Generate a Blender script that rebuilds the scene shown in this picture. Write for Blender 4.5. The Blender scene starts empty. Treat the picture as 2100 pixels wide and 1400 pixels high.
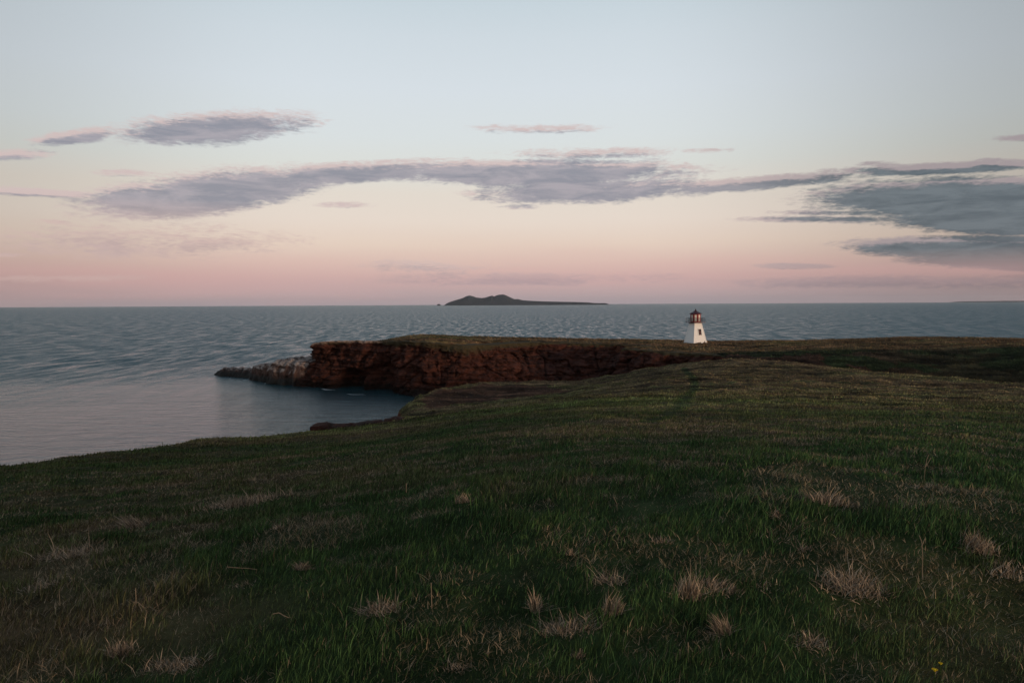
import bpy, bmesh, math, random
import numpy as np
from mathutils import Matrix, Vector
R = math.radians
random.seed(7); rng = np.random.default_rng(11)
scene = bpy.context.scene

# ------------------------------------------------------------------ camera
CAM = Vector((0, 0, 20.0)); F = 1500.0
ROT = Matrix.Rotation(R(90 - 2.93), 4, 'X') @ Matrix.Rotation(R(-0.30), 4, 'Z')
cd = bpy.data.cameras.new('camera'); cam = bpy.data.objects.new('camera', cd)
scene.collection.objects.link(cam); scene.camera = cam
cd.sensor_width = 36; cd.lens = 36 * F / 2100; cd.clip_start = 0.1; cd.clip_end = 200000
cam.matrix_world = Matrix.Translation(CAM) @ ROT

def ray(px, py):
    return (ROT.to_3x3() @ Vector(((px - 1050) / F, (700 - py) / F, -1))).normalized()
def at_y(px, py, d):                       # point seen there at distance d along +Y
    r = ray(px, py); return CAM + r * (d / r.y)
def azel(px, py):
    r = ray(px, py); return math.degrees(math.atan2(r.x, r.y)), math.degrees(math.asin(r.z))

# ------------------------------------------------------------------ world
SUN_EL, SUN_AZ = 5.0, 128.0                 # azimuth from +Y towards +X: low sun behind the camera on the right
def lin(c): return tuple(((v/255)/12.92 if v/255 <= .04045 else ((v/255+.055)/1.055)**2.4) for v in c) + (1,)
w = bpy.data.worlds.new('World'); scene.world = w; w.use_nodes = True
nt = w.node_tree; nt.nodes.clear()
class NB:
    def __init__(s, nt): s.nt = nt
    def n(s, t, **k):
        x = s.nt.nodes.new(t)
        for a, b in k.items(): setattr(x, a, b)
        return x
    def put(s, sock, v):
        if hasattr(v, 'is_output'): s.nt.links.new(v, sock)
        elif v is not None: sock.default_value = v
    def m(s, op, a=None, b=None, c=None, clamp=False):
        x = s.n('ShaderNodeMath', operation=op, use_clamp=clamp)
        s.put(x.inputs[0], a); s.put(x.inputs[1], b)
        if c is not None: s.put(x.inputs[2], c)
        return x.outputs[0]
    def v(s, op, a=None, b=None):
        x = s.n('ShaderNodeVectorMath', operation=op); s.put(x.inputs[0], a)
        if b is not None: s.put(x.inputs[1], b)
        return x.outputs['Value'] if op in ('DOT_PRODUCT', 'LENGTH', 'DISTANCE') else x.outputs[0]
    def mix(s, f, a, b, mode='MIX'):
        x = s.n('ShaderNodeMix', data_type='RGBA', blend_type=mode, clamp_factor=True)
        s.put(x.inputs[0], f); s.put(x.inputs[6], a); s.put(x.inputs[7], b); return x.outputs[2]
    def ramp(s, f, stops, interp='LINEAR'):
        x = s.n('ShaderNodeValToRGB'); x.color_ramp.interpolation = interp; e = x.color_ramp.elements
        while len(e) < len(stops): e.new(.5)
        for q, (p, c) in zip(e, stops): q.position = p; q.color = c if len(c) == 4 else (*c, 1)
        s.put(x.inputs[0], f); return x.outputs[0]
    def mr(s, v, a, b, c=0., d=1., smooth=False):
        x = s.n('ShaderNodeMapRange', interpolation_type='SMOOTHSTEP' if smooth else 'LINEAR', clamp=True)
        s.put(x.inputs[0], v)
        for i, q in enumerate((a, b, c, d)): s.put(x.inputs[i+1], q)
        return x.outputs[0]
    def noise(s, vec, scale, detail=4, rough=.5, dist=0.):
        x = s.n('ShaderNodeTexNoise'); s.put(x.inputs['Vector'], vec)
        x.inputs['Scale'].default_value = scale; x.inputs['Detail'].default_value = detail
        x.inputs['Roughness'].default_value = rough; x.inputs['Distortion'].default_value = dist
        return x.outputs['Fac']
    def mapping(s, vec, loc=(0,0,0), rot=(0,0,0), sc=(1,1,1), typ='POINT'):
        x = s.n('ShaderNodeMapping', vector_type=typ); s.put(x.inputs[0], vec)
        x.inputs[1].default_value = loc; x.inputs[2].default_value = rot; x.inputs[3].default_value = sc
        return x.outputs[0]
    def comb(s, x_, y_, z_=0.):
        x = s.n('ShaderNodeCombineXYZ')
        for i, q in enumerate((x_, y_, z_)): s.put(x.inputs[i], q)
        return x.outputs[0]

# clouds: streaks as (x0,y0,x1,y1,half height,density) read off as directions
CL = [(40,296,270,264,19,1.15),(180,276,680,242,40,1.2),(-80,318,130,315,14,1.0),
 (100,432,720,354,54,1.45),(420,362,1000,338,26,1.3),(700,348,1500,345,34,1.5),(920,398,1520,376,30,1.3),(1300,392,1820,352,17,1.35),
 (1660,354,2230,330,15,1.3),(1600,402,2700,414,60,1.95),(1740,446,2700,448,42,1.95),(1480,448,1980,449,9,1.15),
 (1560,436,2000,434,8,1.05),(1690,504,2550,516,34,1.9),(1800,532,2500,530,24,1.7),(1960,548,2400,548,9,1.2),(1530,545,1730,545,8,1.2),
 (-120,384,270,404,10,1.0),(940,264,1260,262,12,.72),(1000,316,1420,308,15,.82),(1380,310,1520,308,7,.7),(560,340,960,326,10,.8),
 (-160,490,640,494,42,.62),(660,572,1450,568,16,.75),(-60,572,360,568,9,.75),(1400,580,2500,572,16,.75),(1750,338,1860,336,8,.8),(1980,328,2140,332,7,.9),
 (640,420,780,420,8,.75),(2020,286,2230,276,9,.9),(-100,522,90,522,7,.9),(180,354,330,356,9,.75),(700,545,1100,540,16,.42),(60,452,160,458,7,.75),(1020,424,1120,424,7,.7)]
def cloud_group():
    g = bpy.data.node_groups.new('cloud field', 'ShaderNodeTree')
    g.interface.new_socket('V', in_out='INPUT', socket_type='NodeSocketVector')
    g.interface.new_socket('M', in_out='OUTPUT', socket_type='NodeSocketFloat')
    b = NB(g); gi = b.n('NodeGroupInput'); go = b.n('NodeGroupOutput'); V = gi.outputs[0]
    acc = None
    for (x0, y0, x1, y1, hh, dn) in CL:
        a0, e0 = azel(x0, y0); a1, e1 = azel(x1, y1); ca, ce = (a0+a1)/2, (e0+e1)/2
        L = math.hypot(a1-a0, e1-e0)/2; ang = math.atan2(e1-e0, a1-a0)
        H = abs(azel((x0+x1)/2, (y0+y1)/2-hh)[1] - azel((x0+x1)/2, (y0+y1)/2+hh)[1])/2
        mp = b.mapping(V, (ca, ce, 0), (0, 0, ang), (L, H, 1), 'TEXTURE')
        r2 = b.v('DOT_PRODUCT', mp, mp)
        mv = b.m('MULTIPLY_ADD', r2, -dn, dn)
        acc = mv if acc is None else b.m('MAXIMUM', acc, mv)
    n1 = b.noise(b.mapping(V, (3, 1, 0), (0, 0, R(4)), (.16, .75, 1)), 1.0, 7, .62, .6)
    n2 = b.noise(b.mapping(V, (9, 4, 0), (0, 0, R(-14)), (.9, 3.2, 1)), 1.0, 4, .6, .8)
    nn = b.m('ADD', b.m('MULTIPLY', b.m('SUBTRACT', n1, .5), 1.9), b.m('MULTIPLY', b.m('SUBTRACT', n2, .5), 1.3))
    n3 = b.noise(b.mapping(V, (2, 7, 0), (0, 0, R(10)), (1.6, 8.5, 1)), 1.0, 4, .65, .6)
    nn = b.m('ADD', nn, b.m('MULTIPLY', b.m('SUBTRACT', n3, .5), 1.1))
    g.links.new(b.m('ADD', acc, nn), go.inputs[0]); return g
b = NB(nt)
D = b.n('ShaderNodeTexCoord').outputs['Generated']
sp = b.n('ShaderNodeSeparateXYZ'); b.put(sp.inputs[0], D)
az = b.m('MULTIPLY', b.m('ARCTAN2', sp.outputs[0], sp.outputs[1]), 57.29578)
el = b.m('MULTIPLY', b.m('ARCSINE', sp.outputs[2]), 57.29578)
V = b.comb(az, el)
# clear-sky colour over elevation (0..90 degrees)
SK = [(0,(168,155,162)),(.8,(186,163,165)),(2.0,(206,171,168)),(3.2,(219,189,179)),(4.6,(228,207,192)),(6.4,(230,216,204)),
      (8.5,(226,217,206)),(10.5,(219,221,216)),(12.5,(217,223,224)),(16,(214,222,228)),(19.5,(207,217,224)),(23,(195,209,217)),
      (35,(152,173,190)),(60,(108,131,154)),(90,(88,110,136))]
grad = b.ramp(b.m('DIVIDE', el, 90., clamp=True), [(e/90, lin(c)) for e, c in SK])
# edge falloff painted into the sky: dimmer right, a little left; the sun side behind is warm
dim = b.m('MULTIPLY', b.mr(az, 8., 42., 1., .58, True), b.mr(az, -14., -42., 1., .72, True))
back = b.mr(b.v('DOT_PRODUCT', D, (math.sin(R(SUN_AZ)), math.cos(R(SUN_AZ)), 0.05)), .1, 1., 0., 1., True)
base = b.v('SCALE', grad); base.node.inputs['Scale'].default_value = 1; nt.links.new(dim, base.node.inputs['Scale'])
base = b.mix(b.m('MULTIPLY', back, b.mr(el, 40., 0.)), base, (.95, .62, .42, 1))
# slow unevenness of the pink belt
pk = b.noise(b.mapping(V, sc=(.035, .35, 1)), 1., 3, .5)
base = b.mix(b.m('MULTIPLY', b.m('MULTIPLY', b.mr(pk, .45, .7), b.mr(el, 6., 2.5)), .35), base, lin((214, 168, 166)))
cg = cloud_group()
def cfield(vec):
    x = b.n('ShaderNodeGroup'); x.node_tree = cg; nt.links.new(vec, x.inputs[0]); return x.outputs[0]
M1 = cfield(V); M2 = cfield(b.v('ADD', V, (0.15, 0.42, 0)))
Dn = b.mr(M1, -.02, .92, 0., 1., True)
thick = b.mr(M2, .0, .75, 0., 1., True)
right = b.mr(az, 10., 27., 0., 1., True)
gray = b.mix(right, lin((138, 139, 152)), lin((76, 90, 101)))
gray = b.mix(b.mr(b.noise(b.mapping(V, sc=(.22, 1.3, 1)), 1., 7, .66, .5), .40, .60), gray, b.mix(right, lin((166, 160, 169)), lin((101, 113, 122))))
pink = b.mix(right, lin((208, 188, 186)), lin((160, 148, 152)))
ccol = b.mix(thick, pink, gray)
low = b.v('MULTIPLY', base, (.80, .84, .90))
ccol = b.mix(b.mr(el, 3.6, 2.2, 0., .85), ccol, low)                       # low clouds sink into the belt
ccol = b.mix(b.m('MULTIPLY', b.mr(el, 7.5, 5.5, 0., .7), b.mr(az, -6., -14.)), ccol, lin((206, 176, 170)))
fin = b.mix(b.m('MULTIPLY', Dn, .92), base, ccol)
bg1 = b.n('ShaderNodeBackground'); nt.links.new(fin, bg1.inputs[0]); bg1.inputs[1].default_value = 1.0
sky = b.n('ShaderNodeTexSky', sky_type='NISHITA'); sky.sun_disc = False
sky.sun_elevation = R(SUN_EL); sky.sun_rotation = R(SUN_AZ)
bg2 = b.n('ShaderNodeBackground'); nt.links.new(sky.outputs[0], bg2.inputs[0]); bg2.inputs[1].default_value = .004
add = b.n('ShaderNodeAddShader'); nt.links.new(bg1.outputs[0], add.inputs[0]); nt.links.new(bg2.outputs[0], add.inputs[1])
wo = b.n('ShaderNodeOutputWorld'); nt.links.new(add.outputs[0], wo.inputs[0])

# ------------------------------------------------------------------ sun, exposure
sl = bpy.data.lights.new('sun', 'SUN'); sun = bpy.data.objects.new('sun', sl); scene.collection.objects.link(sun)
sl.energy = 2.0; sl.angle = R(6); sl.color = (1, .72, .52)
sd_ = Vector((math.sin(R(SUN_AZ))*math.cos(R(SUN_EL)), math.cos(R(SUN_AZ))*math.cos(R(SUN_EL)), math.sin(R(SUN_EL))))
sun.rotation_euler = sd_.to_track_quat('Z', 'Y').to_euler()
scene.view_settings.view_transform = 'Standard'; scene.view_settings.look = 'None'
scene.view_settings.exposure = 0; scene.view_settings.gamma = 1

# ------------------------------------------------------------------ numpy noise
def _h(ix, iy, iz):
    n = (ix.astype(np.int64)*374761393 + iy.astype(np.int64)*668265263 + iz.astype(np.int64)*2147483647) & 0xFFFFFFFF
    n = ((n ^ (n >> 13))*1274126177) & 0xFFFFFFFF
    return ((n ^ (n >> 16)) & 0xFFFF)/65535.0
def vn(x, y, z=None):
    x = np.asarray(x, float); y = np.asarray(y, float); z = np.zeros_like(x) if z is None else np.asarray(z, float)+np.zeros_like(x)
    xi, yi, zi = np.floor(x), np.floor(y), np.floor(z); fx, fy, fz = x-xi, y-yi, z-zi
    fx, fy, fz = (t*t*(3-2*t) for t in (fx, fy, fz)); o = 0
    for dx in (0, 1):
        for dy in (0, 1):
            for dz in (0, 1):
                o = o + _h(xi+dx, yi+dy, zi+dz)*(fx if dx else 1-fx)*(fy if dy else 1-fy)*(fz if dz else 1-fz)
    return o
def fbm(x, y, z=None, o=4, g=.5):
    s = 0; a = 1; t = 0
    for i in range(o):
        s = s + a*vn(np.asarray(x)*2**i+17.3*i, np.asarray(y)*2**i+9.1*i, None if z is None else np.asarray(z)*2**i+5.7*i); t += a; a *= g
    return s/t                       # 0..1
def sst(a, b_, v): t = np.clip((v-a)/(b_-a), 0, 1); return t*t*(3-2*t)

# ------------------------------------------------------------------ the land as a height function
# control points: pixel and distance for what the photo shows, plain coordinates outside it
CP = [(0,0,18.35),(-4,-4,18.7),(5,-5,18.6),(0,-40,20),(-25,-30,18.5),(40,-40,20),(60,0,16.5),(30,0,17.6),(-10,0,18.0),(-20,5,16.8),(10,0,18.3),(120,40,11),(120,0,14),(200,100,9),
      (200,200,10),(130,140,9.6),(300,60,10),(300,180,11),(-1,3.5,18.15),(3,3.5,18.1)]
def q(px, py, d): p = at_y(px, py, d); CP.append((p.x, p.y, p.z))
for a in [(0,1160,7),(0,1000,15.5),(0,950,23),(180,925,28),(320,912,31),(350,905,33),(500,898,37),(640,887,42),(717,878,50),(800,867,58),(822,857,63),
          (850,842,70),(862,812,85),(900,796,93),(1000,784,100),(1187,782,105),(1330,756,112),(1400,750,120),(1500,752,119),(1600,757,115),
          (1800,771,106),(1950,783,100),(2100,791,95),(1050,900,15),(1400,900,13.5),(2100,905,13.5),(1050,858,27),(1400,845,27),(2100,860,25),
          (1050,828,48),(1400,810,48),(1750,815,50),(2100,825,48),(1150,812,76),(1400,778,80),(1700,787,80),(2100,806,72),
          (500,1010,12),(600,930,25),(1000,822,80),(1050,1100,5.2),(2100,1100,5.2),(1000,806,90),
          # gully floor and its far bank
          (1500,800,131),(1650,797,129),(1850,797,126),(2100,797,123),(2300,790,118),
          (1500,747,138),(1700,752,136),(1900,765,133),(2100,775,130),
          (1480,727,150),(1600,718,156),(1800,716,153),(2100,717,148),(2250,717,146),
          (1400,722,155),(1330,718,159),(1275,713,163),(1316,708,171),(1150,703,178),(1020,698,180),(950,703,172),(850,703,168),(800,703,172),(660,704,178),
          (1427,702,182),(1300,698,190),(1100,692.5,196),(1000,690,196),(900,688,192),(845,687.5,188),(790,697,184),(660,700,190),
          (1450,700,198),(1700,697,197),(1900,691,190),(2100,694,188),(2250,696,190),
          (1850,706,168),(1600,706,172),(2050,706,166)]: q(*a)
# back side of the headland
CP += [(-40,200,9),(0,210,9.5),(50,215,8.8),(100,212,8.8),(150,205,9)]
CP = np.array(CP)
def tpsK(r2): return .5*r2*np.log(np.maximum(r2, 1e-9))
_n = len(CP); S_ = 100.
A = np.zeros((_n+3, _n+3)); dx = (CP[:, None, 0]-CP[None, :, 0])/S_; dy = (CP[:, None, 1]-CP[None, :, 1])/S_
A[:_n, :_n] = tpsK(dx*dx+dy*dy) + np.eye(_n)*2e-5
A[:_n, _n] = 1; A[:_n, _n+1] = CP[:, 0]/S_; A[:_n, _n+2] = CP[:, 1]/S_; A[_n:, :_n] = A[:_n, _n:].T
W_ = np.linalg.solve(A, np.r_[CP[:, 2], 0, 0, 0])
def tps(x, y):
    o = np.empty(len(x))
    for i in range(0, len(x), 60000):
        xs, ys = x[i:i+60000]/S_, y[i:i+60000]/S_
        r2 = (xs[:, None]-CP[None, :, 0]/S_)**2+(ys[:, None]-CP[None, :, 1]/S_)**2
        o[i:i+60000] = tpsK(r2)@W_[:_n]+W_[_n]+W_[_n+1]*xs+W_[_n+2]*ys
    return o
def XY(px, py, d): p = at_y(px, py, d); return (p.x, p.y)
LAND = [(-60,-200),(-34,-60),(-26,-10),(-19.5,12),XY(0,950,23),XY(180,925,28),XY(320,912,31),XY(350,905,33),XY(500,898,37),XY(640,887,42),
        XY(717,878,50),XY(800,867,58),XY(822,857,63),XY(850,842,70),(-11.5,78),XY(862,812,86),XY(890,798,93),XY(1000,784,101),XY(1187,782,107),XY(1330,756,115),
        (31,122),(39,131),(44,140),XY(1490,730,149),XY(1440,722,153),XY(1400,722,156),XY(1330,718,159),XY(1272,713,163),(29,167),XY(1316,708,172),
        XY(1240,704,176),XY(1150,703,179),XY(1020,699,180),XY(950,706,174),XY(850,704,174.5),XY(800,702,181),XY(725,701,186),XY(672,701,188),
        (-42,192),(-39,197),(-28,205),(0,214),(50,222),(100,220),(160,212),(400,210),(600,100),(600,-200)]
LP = np.array(LAND)
def sdist(x, y):                         # positive outside the land
    P0 = LP; P1 = np.roll(LP, -1, 0); dmin = np.full(len(x), 1e18); ins = np.zeros(len(x), bool)
    for a, c in zip(P0, P1):
        e = c-a; t = np.clip(((x-a[0])*e[0]+(y-a[1])*e[1])/(e@e), 0, 1)
        dmin = np.minimum(dmin, (x-a[0]-t*e[0])**2+(y-a[1]-t*e[1])**2)
        k = ((a[1] > y) != (c[1] > y)); 
        with np.errstate(divide='ignore', invalid='ignore'):
            xi = a[0]+(y-a[1])*e[0]/(e[1] if e[1] else 1e-9)
        ins ^= k & (x < xi)
    d = np.sqrt(dmin); return np.where(ins, -d, d)
def height(x, y, full=False):
    x = np.asarray(x, float); y = np.asarray(y, float)
    z = tps(x, y); dd = np.hypot(x, y)
    z = z + (fbm(x*.35, y*.35, o=3)-.5)*.22*sst(1, 6, dd) + (fbm(x*1.7+5, y*1.7, o=2)-.5)*.12 + (fbm(x*.7+5, y*.7, o=3)-.5)*.45*sst(30, 60, dd) + (fbm(x*.09+5, y*.09, o=2)-.5)*.5*sst(40, 80, dd)
    s = sdist(x, y) + (fbm(x*.5+40, y*.5, o=3)-.5)*1.6*sst(15, 60, dd) + (fbm(x*.22+71, y*.22, o=2)-.5)*2.0*sst(15, 30, dd)*(1-sst(60, 80, dd)) + (fbm(x*.9+40, y*.9, o=2)-.5)*.5
    t = np.maximum(s+.8, 0)
    z2 = z - np.where(t < 1.6, .35*t*t, .35*2.56+(t-1.6)*np.where(y > 135, 9., 2.4))
    z2 = np.maximum(z2, -3)
    return (z2, s) if full else z2
def hz(x, y): return float(height(np.array([x]), np.array([y]))[0])
def ground(px, py):                       # where the view ray through that pixel meets the land
    r = ray(px, py); ts = np.concatenate([np.arange(2, 30, .05), np.arange(30, 240, .4)])
    X = r.x*ts; Y = r.y*ts; Z = 20+r.z*ts
    k = np.argmax(Z < height(X, Y)); return Vector((X[k], Y[k], float(height(X[k:k+1], Y[k:k+1])[0])))

def seg_d(x, y, pts):
    d = np.full(len(x), 1e18)
    for a, c in zip(pts[:-1], pts[1:]):
        a = np.array(a); c = np.array(c); e = c-a; t = np.clip(((x-a[0])*e[0]+(y-a[1])*e[1])/(e@e), 0, 1)
        d = np.minimum(d, (x-a[0]-t*e[0])**2+(y-a[1]-t*e[1])**2)
    return np.sqrt(d)
def gp(*pp): return [tuple(ground(*p)[:2]) for p in pp]
PATHS = [(gp((1403,754),(1418,770),(1426,786),(1412,808),(1398,826),(1368,850)), .40),
         (gp((1340,794),(1420,790),(1500,786),(1640,783),(1800,786)), .35), (gp((1390,851),(1450,856),(1520,859),(1640,858),(1760,850)), .22),
         (gp((1368,850),(1320,868)), .35)]
SHOULDER = np.array(gp((862,818),(900,800),(1000,789),(1120,790),(1180,800),(1060,815),(960,826),(880,838)))
sh_c = SHOULDER.mean(0)
def inpoly(x, y, P):
    ins = np.zeros(len(x), bool)
    for a, c in zip(P, np.roll(P, -1, 0)):
        k = ((a[1] > y) != (c[1] > y)); e1 = c[1]-a[1] if c[1] != a[1] else 1e-9
        ins ^= k & (x < a[0]+(y-a[1])*(c[0]-a[0])/e1)
    return ins
def tint(x, y):
    """turf colour (linear) and dryness; it follows what grows there"""
    dd = np.hypot(x, y)
    n1 = fbm(x*.22+3, y*.22+8, o=4); n2 = fbm(x*.9+13, y*.9+2, o=3); n3 = fbm(x*.05+1, y*.05+4, o=3)
    n4 = fbm(x*.06, y*.35+31, o=4)
    dry = np.clip(.20+1.9*(n1-.5)+1.4*(n2-.5), 0, 1)
    mid = sst(17, 34, dd); dry = dry*(1-mid)+mid*np.clip(.34+1.6*(n4-.5)+.8*(n1-.5)+.30*sst(34, 60, dd)+.2*sst(.0, 30., x)*sst(40,70,dd), 0, 1)
    far = sst(125, 150, y)
    green = np.array([.039, .066, .025]); olive = np.array([.096, .100, .039]); brown = np.array([.120, .088, .051]); fdry = np.array([.130, .082, .046])
    c = green*(1-dry[:, None])+brown*dry[:, None]
    o_ = (sst(20, 50, dd)*.75)[:, None]; c = c*(1-o_)+o_*(olive*(1-dry[:, None])+brown*1.0*dry[:, None])
    fz = (far*np.clip(.55+1.8*(n4-.5), 0, 1))[:, None]; c = c*(1-fz)+fdry*fz
    # bank below the lighthouse: dark heath, grass in its hollows
    bank = sst(124, 130, y)*(1-sst(151, 156, y))*sst(30, 42, x)
    bk = np.where((n3+.5*n1 > .80)[:, None], np.array([.020, .032, .014]), np.array([.048, .030, .022]))
    bk = bk*(1-sst(62, 84, x)[:, None]*.6)+np.array([.018, .030, .013])*sst(62, 84, x)[:, None]*.6
    c = c*(1-bank[:, None])+bk*bank[:, None]
    for pts, wd in PATHS:
        s = (1-sst(wd*.5, wd*1.6, seg_d(x, y, pts)))[:, None]; c = c*(1-s)+np.array([.052, .068, .028])*s; dry = dry*(1-s[:, 0])
    shd = inpoly(x+2*(fbm(x*.3, y*.3)-.5), y+4*(fbm(x*.3+9, y*.3)-.5), SHOULDER)[:, None]*.9
    c = c*(1-shd)+np.array([.078, .038, .026])*shd
    hm = fbm(x*.16+60, y*.62, o=4); c = c*(1+(sst(18, 40, dd)*(hm-.5)*2.6)[:, None])*np.clip(1+sst(18, 40, dd)*(fbm(x*.7, y*1.6+9, o=3)-.5)*1.8, .3, 3)[:, None]
    c = np.maximum(c, .004)
    return c*(.75+.5*fbm(x*2.1, y*2.1, o=2))[:, None], dry, bank, shd[:, 0]

# ------------------------------------------------------------------ object helpers
COL = scene.collection
def tagp(o, label=None, cat=None, group=None, kind=None):
    for k, v in (('label', label), ('category', cat), ('group', group), ('kind', kind)):
        if v: o[k] = v
    return o
def np_mesh(name, verts, faces, mat, cols=None, parent=None, smooth=False):
    """faces: (n,k) int array"""
    me = bpy.data.meshes.new(name); verts = np.asarray(verts, np.float32); faces = np.asarray(faces, np.int32)
    n, k = faces.shape
    me.vertices.add(len(verts)); me.vertices.foreach_set('co', verts.ravel())
    me.loops.add(n*k); me.loops.foreach_set('vertex_index', faces.ravel())
    me.polygons.add(n); me.polygons.foreach_set('loop_start', np.arange(0, n*k, k, dtype=np.int32))
    me.polygons.foreach_set('loop_total', np.full(n, k, np.int32)) if False else None
    me.update(calc_edges=True)
    if smooth: me.polygons.foreach_set('use_smooth', np.ones(n, bool))
    if cols is not None:
        at = me.color_attributes.new('tint', 'FLOAT_COLOR', 'POINT')
        at.data.foreach_set('color', np.c_[cols, np.ones(len(cols))].astype(np.float32).ravel())
    me.materials.append(mat); o = bpy.data.objects.new(name, me); COL.objects.link(o); o.parent = parent
    return o
def grid_faces(nr, nc, wrap=False):
    i = np.arange(nr-1)[:, None]; j = np.arange(nc if wrap else nc-1)[None, :]; j2 = (j+1) % nc
    a = i*nc+j; b_ = i*nc+j2; return np.stack([a, b_, b_+nc, a+nc], -1).reshape(-1, 4)
def bm_obj(name, bm, mat, parent=None, bevel=0):
    me = bpy.data.meshes.new(name); bmesh.ops.recalc_face_normals(bm, faces=bm.faces); bm.to_mesh(me); bm.free()
    me.materials.append(mat); o = bpy.data.objects.new(name, me); COL.objects.link(o); o.parent = parent; return o
def mat_new(name):
    m = bpy.data.materials.new(name); m.use_nodes = True; nt = m.node_tree
    p = nt.nodes['Principled BSDF']; return m, NB(nt), p
def mat_simple(name, col, rough=.6, spec=.3, var=.15, scale=3):
    m, b, p = mat_new(name); co = b.n('ShaderNodeTexCoord').outputs['Object']
    n = b.noise(co, scale, 5, .6)
    b.put(p.inputs['Base Color'], b.mix(n, tuple(c*(1-var) for c in col)+(1,), tuple(min(1, c*(1+var)) for c in col)+(1,)))
    p.inputs['Roughness'].default_value = rough; p.inputs['Specular IOR Level'].default_value = spec
    return m

# ------------------------------------------------------------------ materials
m_turf, b, p = mat_new('turf')
at = b.n('ShaderNodeAttribute', attribute_name='tint'); pos = b.n('ShaderNodeNewGeometry')
n = b.noise(pos.outputs['Position'], 3.0, 6, .7); n2 = b.noise(b.mapping(pos.outputs['Position'], sc=(1, .35, 1)), .8, 6, .65)
c = b.mix(1., at.outputs['Color'], b.ramp(n, [(.3, (.35, .35, .35)), (.7, (1.35, 1.3, 1.25))]), 'MULTIPLY')
c = b.mix(1., c, b.ramp(n2, [(.3, (.6, .6, .6)), (.7, (1.3, 1.25, 1.2))]), 'MULTIPLY')
sepn = b.n('ShaderNodeSeparateXYZ'); b.put(sepn.inputs[0], pos.outputs['True Normal'])
steep = b.mr(sepn.outputs[2], .62, .45)
c = b.mix(steep, c, b.ramp(n, [(.3, (.045, .018, .012)), (.7, (.12, .045, .028))]))
b.put(p.inputs['Base Color'], c); p.inputs['Roughness'].default_value = 1; p.inputs['Specular IOR Level'].default_value = .05
bp = b.n('ShaderNodeBump'); bp.inputs['Strength'].default_value = .8; bp.inputs['Distance'].default_value = .12
b.put(bp.inputs['Height'], b.noise(pos.outputs['Position'], 6, 6, .75)); b.put(p.inputs['Normal'], bp.outputs[0])

m_blade, b, p = mat_new('grass blade')
at = b.n('ShaderNodeAttribute', attribute_name='tint')
b.put(p.inputs['Base Color'], at.outputs['Color']); p.inputs['Roughness'].default_value = .75; p.inputs['Specular IOR Level'].default_value = .12

m_cliff, b, p = mat_new('red cliff rock')
pos = b.n('ShaderNodeNewGeometry').outputs['Position']; nrm = b.n('ShaderNodeNewGeometry').outputs['Normal']
at = b.n('ShaderNodeAttribute', attribute_name='tint')
wv = b.noise(b.mapping(pos, rot=(0, R(5), 0), sc=(.10, .10, 1.9)), 1., 6, .62)        # bedding
nb = b.noise(pos, .55, 8, .68)
c = b.ramp(wv, [(.32, (.018, .008, .006)), (.46, (.045, .017, .012)), (.56, (.070, .027, .019)), (.68, (.030, .013, .010))])
c = b.mix(1., c, b.ramp(nb, [(.35, (.30, .30, .30)), (.65, (1.6, 1.5, 1.45))]), 'MULTIPLY')
sp = b.n('ShaderNodeSeparateXYZ'); b.put(sp.inputs[0], pos); sn = b.n('ShaderNodeSeparateXYZ'); b.put(sn.inputs[0], nrm)
pale = b.m('MULTIPLY', b.mr(b.noise(pos, 1.9, 6, .75), .60, .72), b.mr(sn.outputs[2], .0, .5))
c = b.mix(b.m('MULTIPLY', pale, .7), c, (.30, .17, .12, 1))
wet = b.mr(b.m('ADD', sp.outputs[2], b.m('MULTIPLY', nb, 3.2)), 4.0, 2.6); c = b.mix(b.m('MULTIPLY', wet, .85), c, (.008, .007, .006, 1))
sc_ = b.n('ShaderNodeSeparateColor'); b.put(sc_.inputs[0], at.outputs['Color'])
c = b.mix(b.mr(b.m('ADD', sc_.outputs[0], b.m('MULTIPLY', b.m('SUBTRACT', nb, .5), 1.2)), .35, .65), c, (.055, .045, .024, 1))  # turf and soil hanging over the lip
c = b.mix(b.mr(b.m('ADD', sc_.outputs[1], b.m('MULTIPLY', b.m('SUBTRACT', nb, .5), 1.6)), .35, .75), c, (.36, .26, .21, 1))     # pinkish light on the west top rim, painted pale
b.put(p.inputs['Base Color'], c); p.inputs['Roughness'].default_value = .9; p.inputs['Specular IOR Level'].default_value = .15
bp = b.n('ShaderNodeBump'); bp.inputs['Strength'].default_value = .9; bp.inputs['Distance'].default_value = .5
b.put(bp.inputs['Height'], b.m('ADD', b.noise(pos, 1.3, 8, .75), b.m('MULTIPLY', wv, .45))); b.put(p.inputs['Normal'], bp.outputs[0])

m_ledge, b, p = mat_new('ledge rock')
geo = b.n('ShaderNodeNewGeometry'); pos = geo.outputs['Position']
sp = b.n('ShaderNodeSeparateXYZ'); b.put(sp.inputs[0], pos); sn = b.n('ShaderNodeSeparateXYZ'); b.put(sn.inputs[0], geo.outputs['Normal'])
nb = b.noise(pos, .8, 7, .7); nv = b.noise(b.mapping(pos, sc=(2.2, 2.2, .25)), 1., 5, .6)
c = b.ramp(nb, [(.3, (.022, .013, .010)), (.55, (.075, .035, .024)), (.75, (.12, .06, .04))])
gu = b.m('MULTIPLY', b.m('MAXIMUM', b.mr(sn.outputs[2], .25, .6), b.m('MULTIPLY', b.mr(nv, .54, .68), .45)), b.mr(b.m('ADD', sp.outputs[2], b.m('MULTIPLY', nb, 1.5)), 2.4, 3.1))
c = b.mix(b.m('MULTIPLY', gu, b.mr(nb, .40, .56)), c, (.33, .28, .25, 1))
c = b.mix(b.mr(b.m('ADD', sp.outputs[2], b.m('MULTIPLY', nb, 2.)), 3.3, 2.2), c, (.007, .007, .006, 1))
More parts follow.
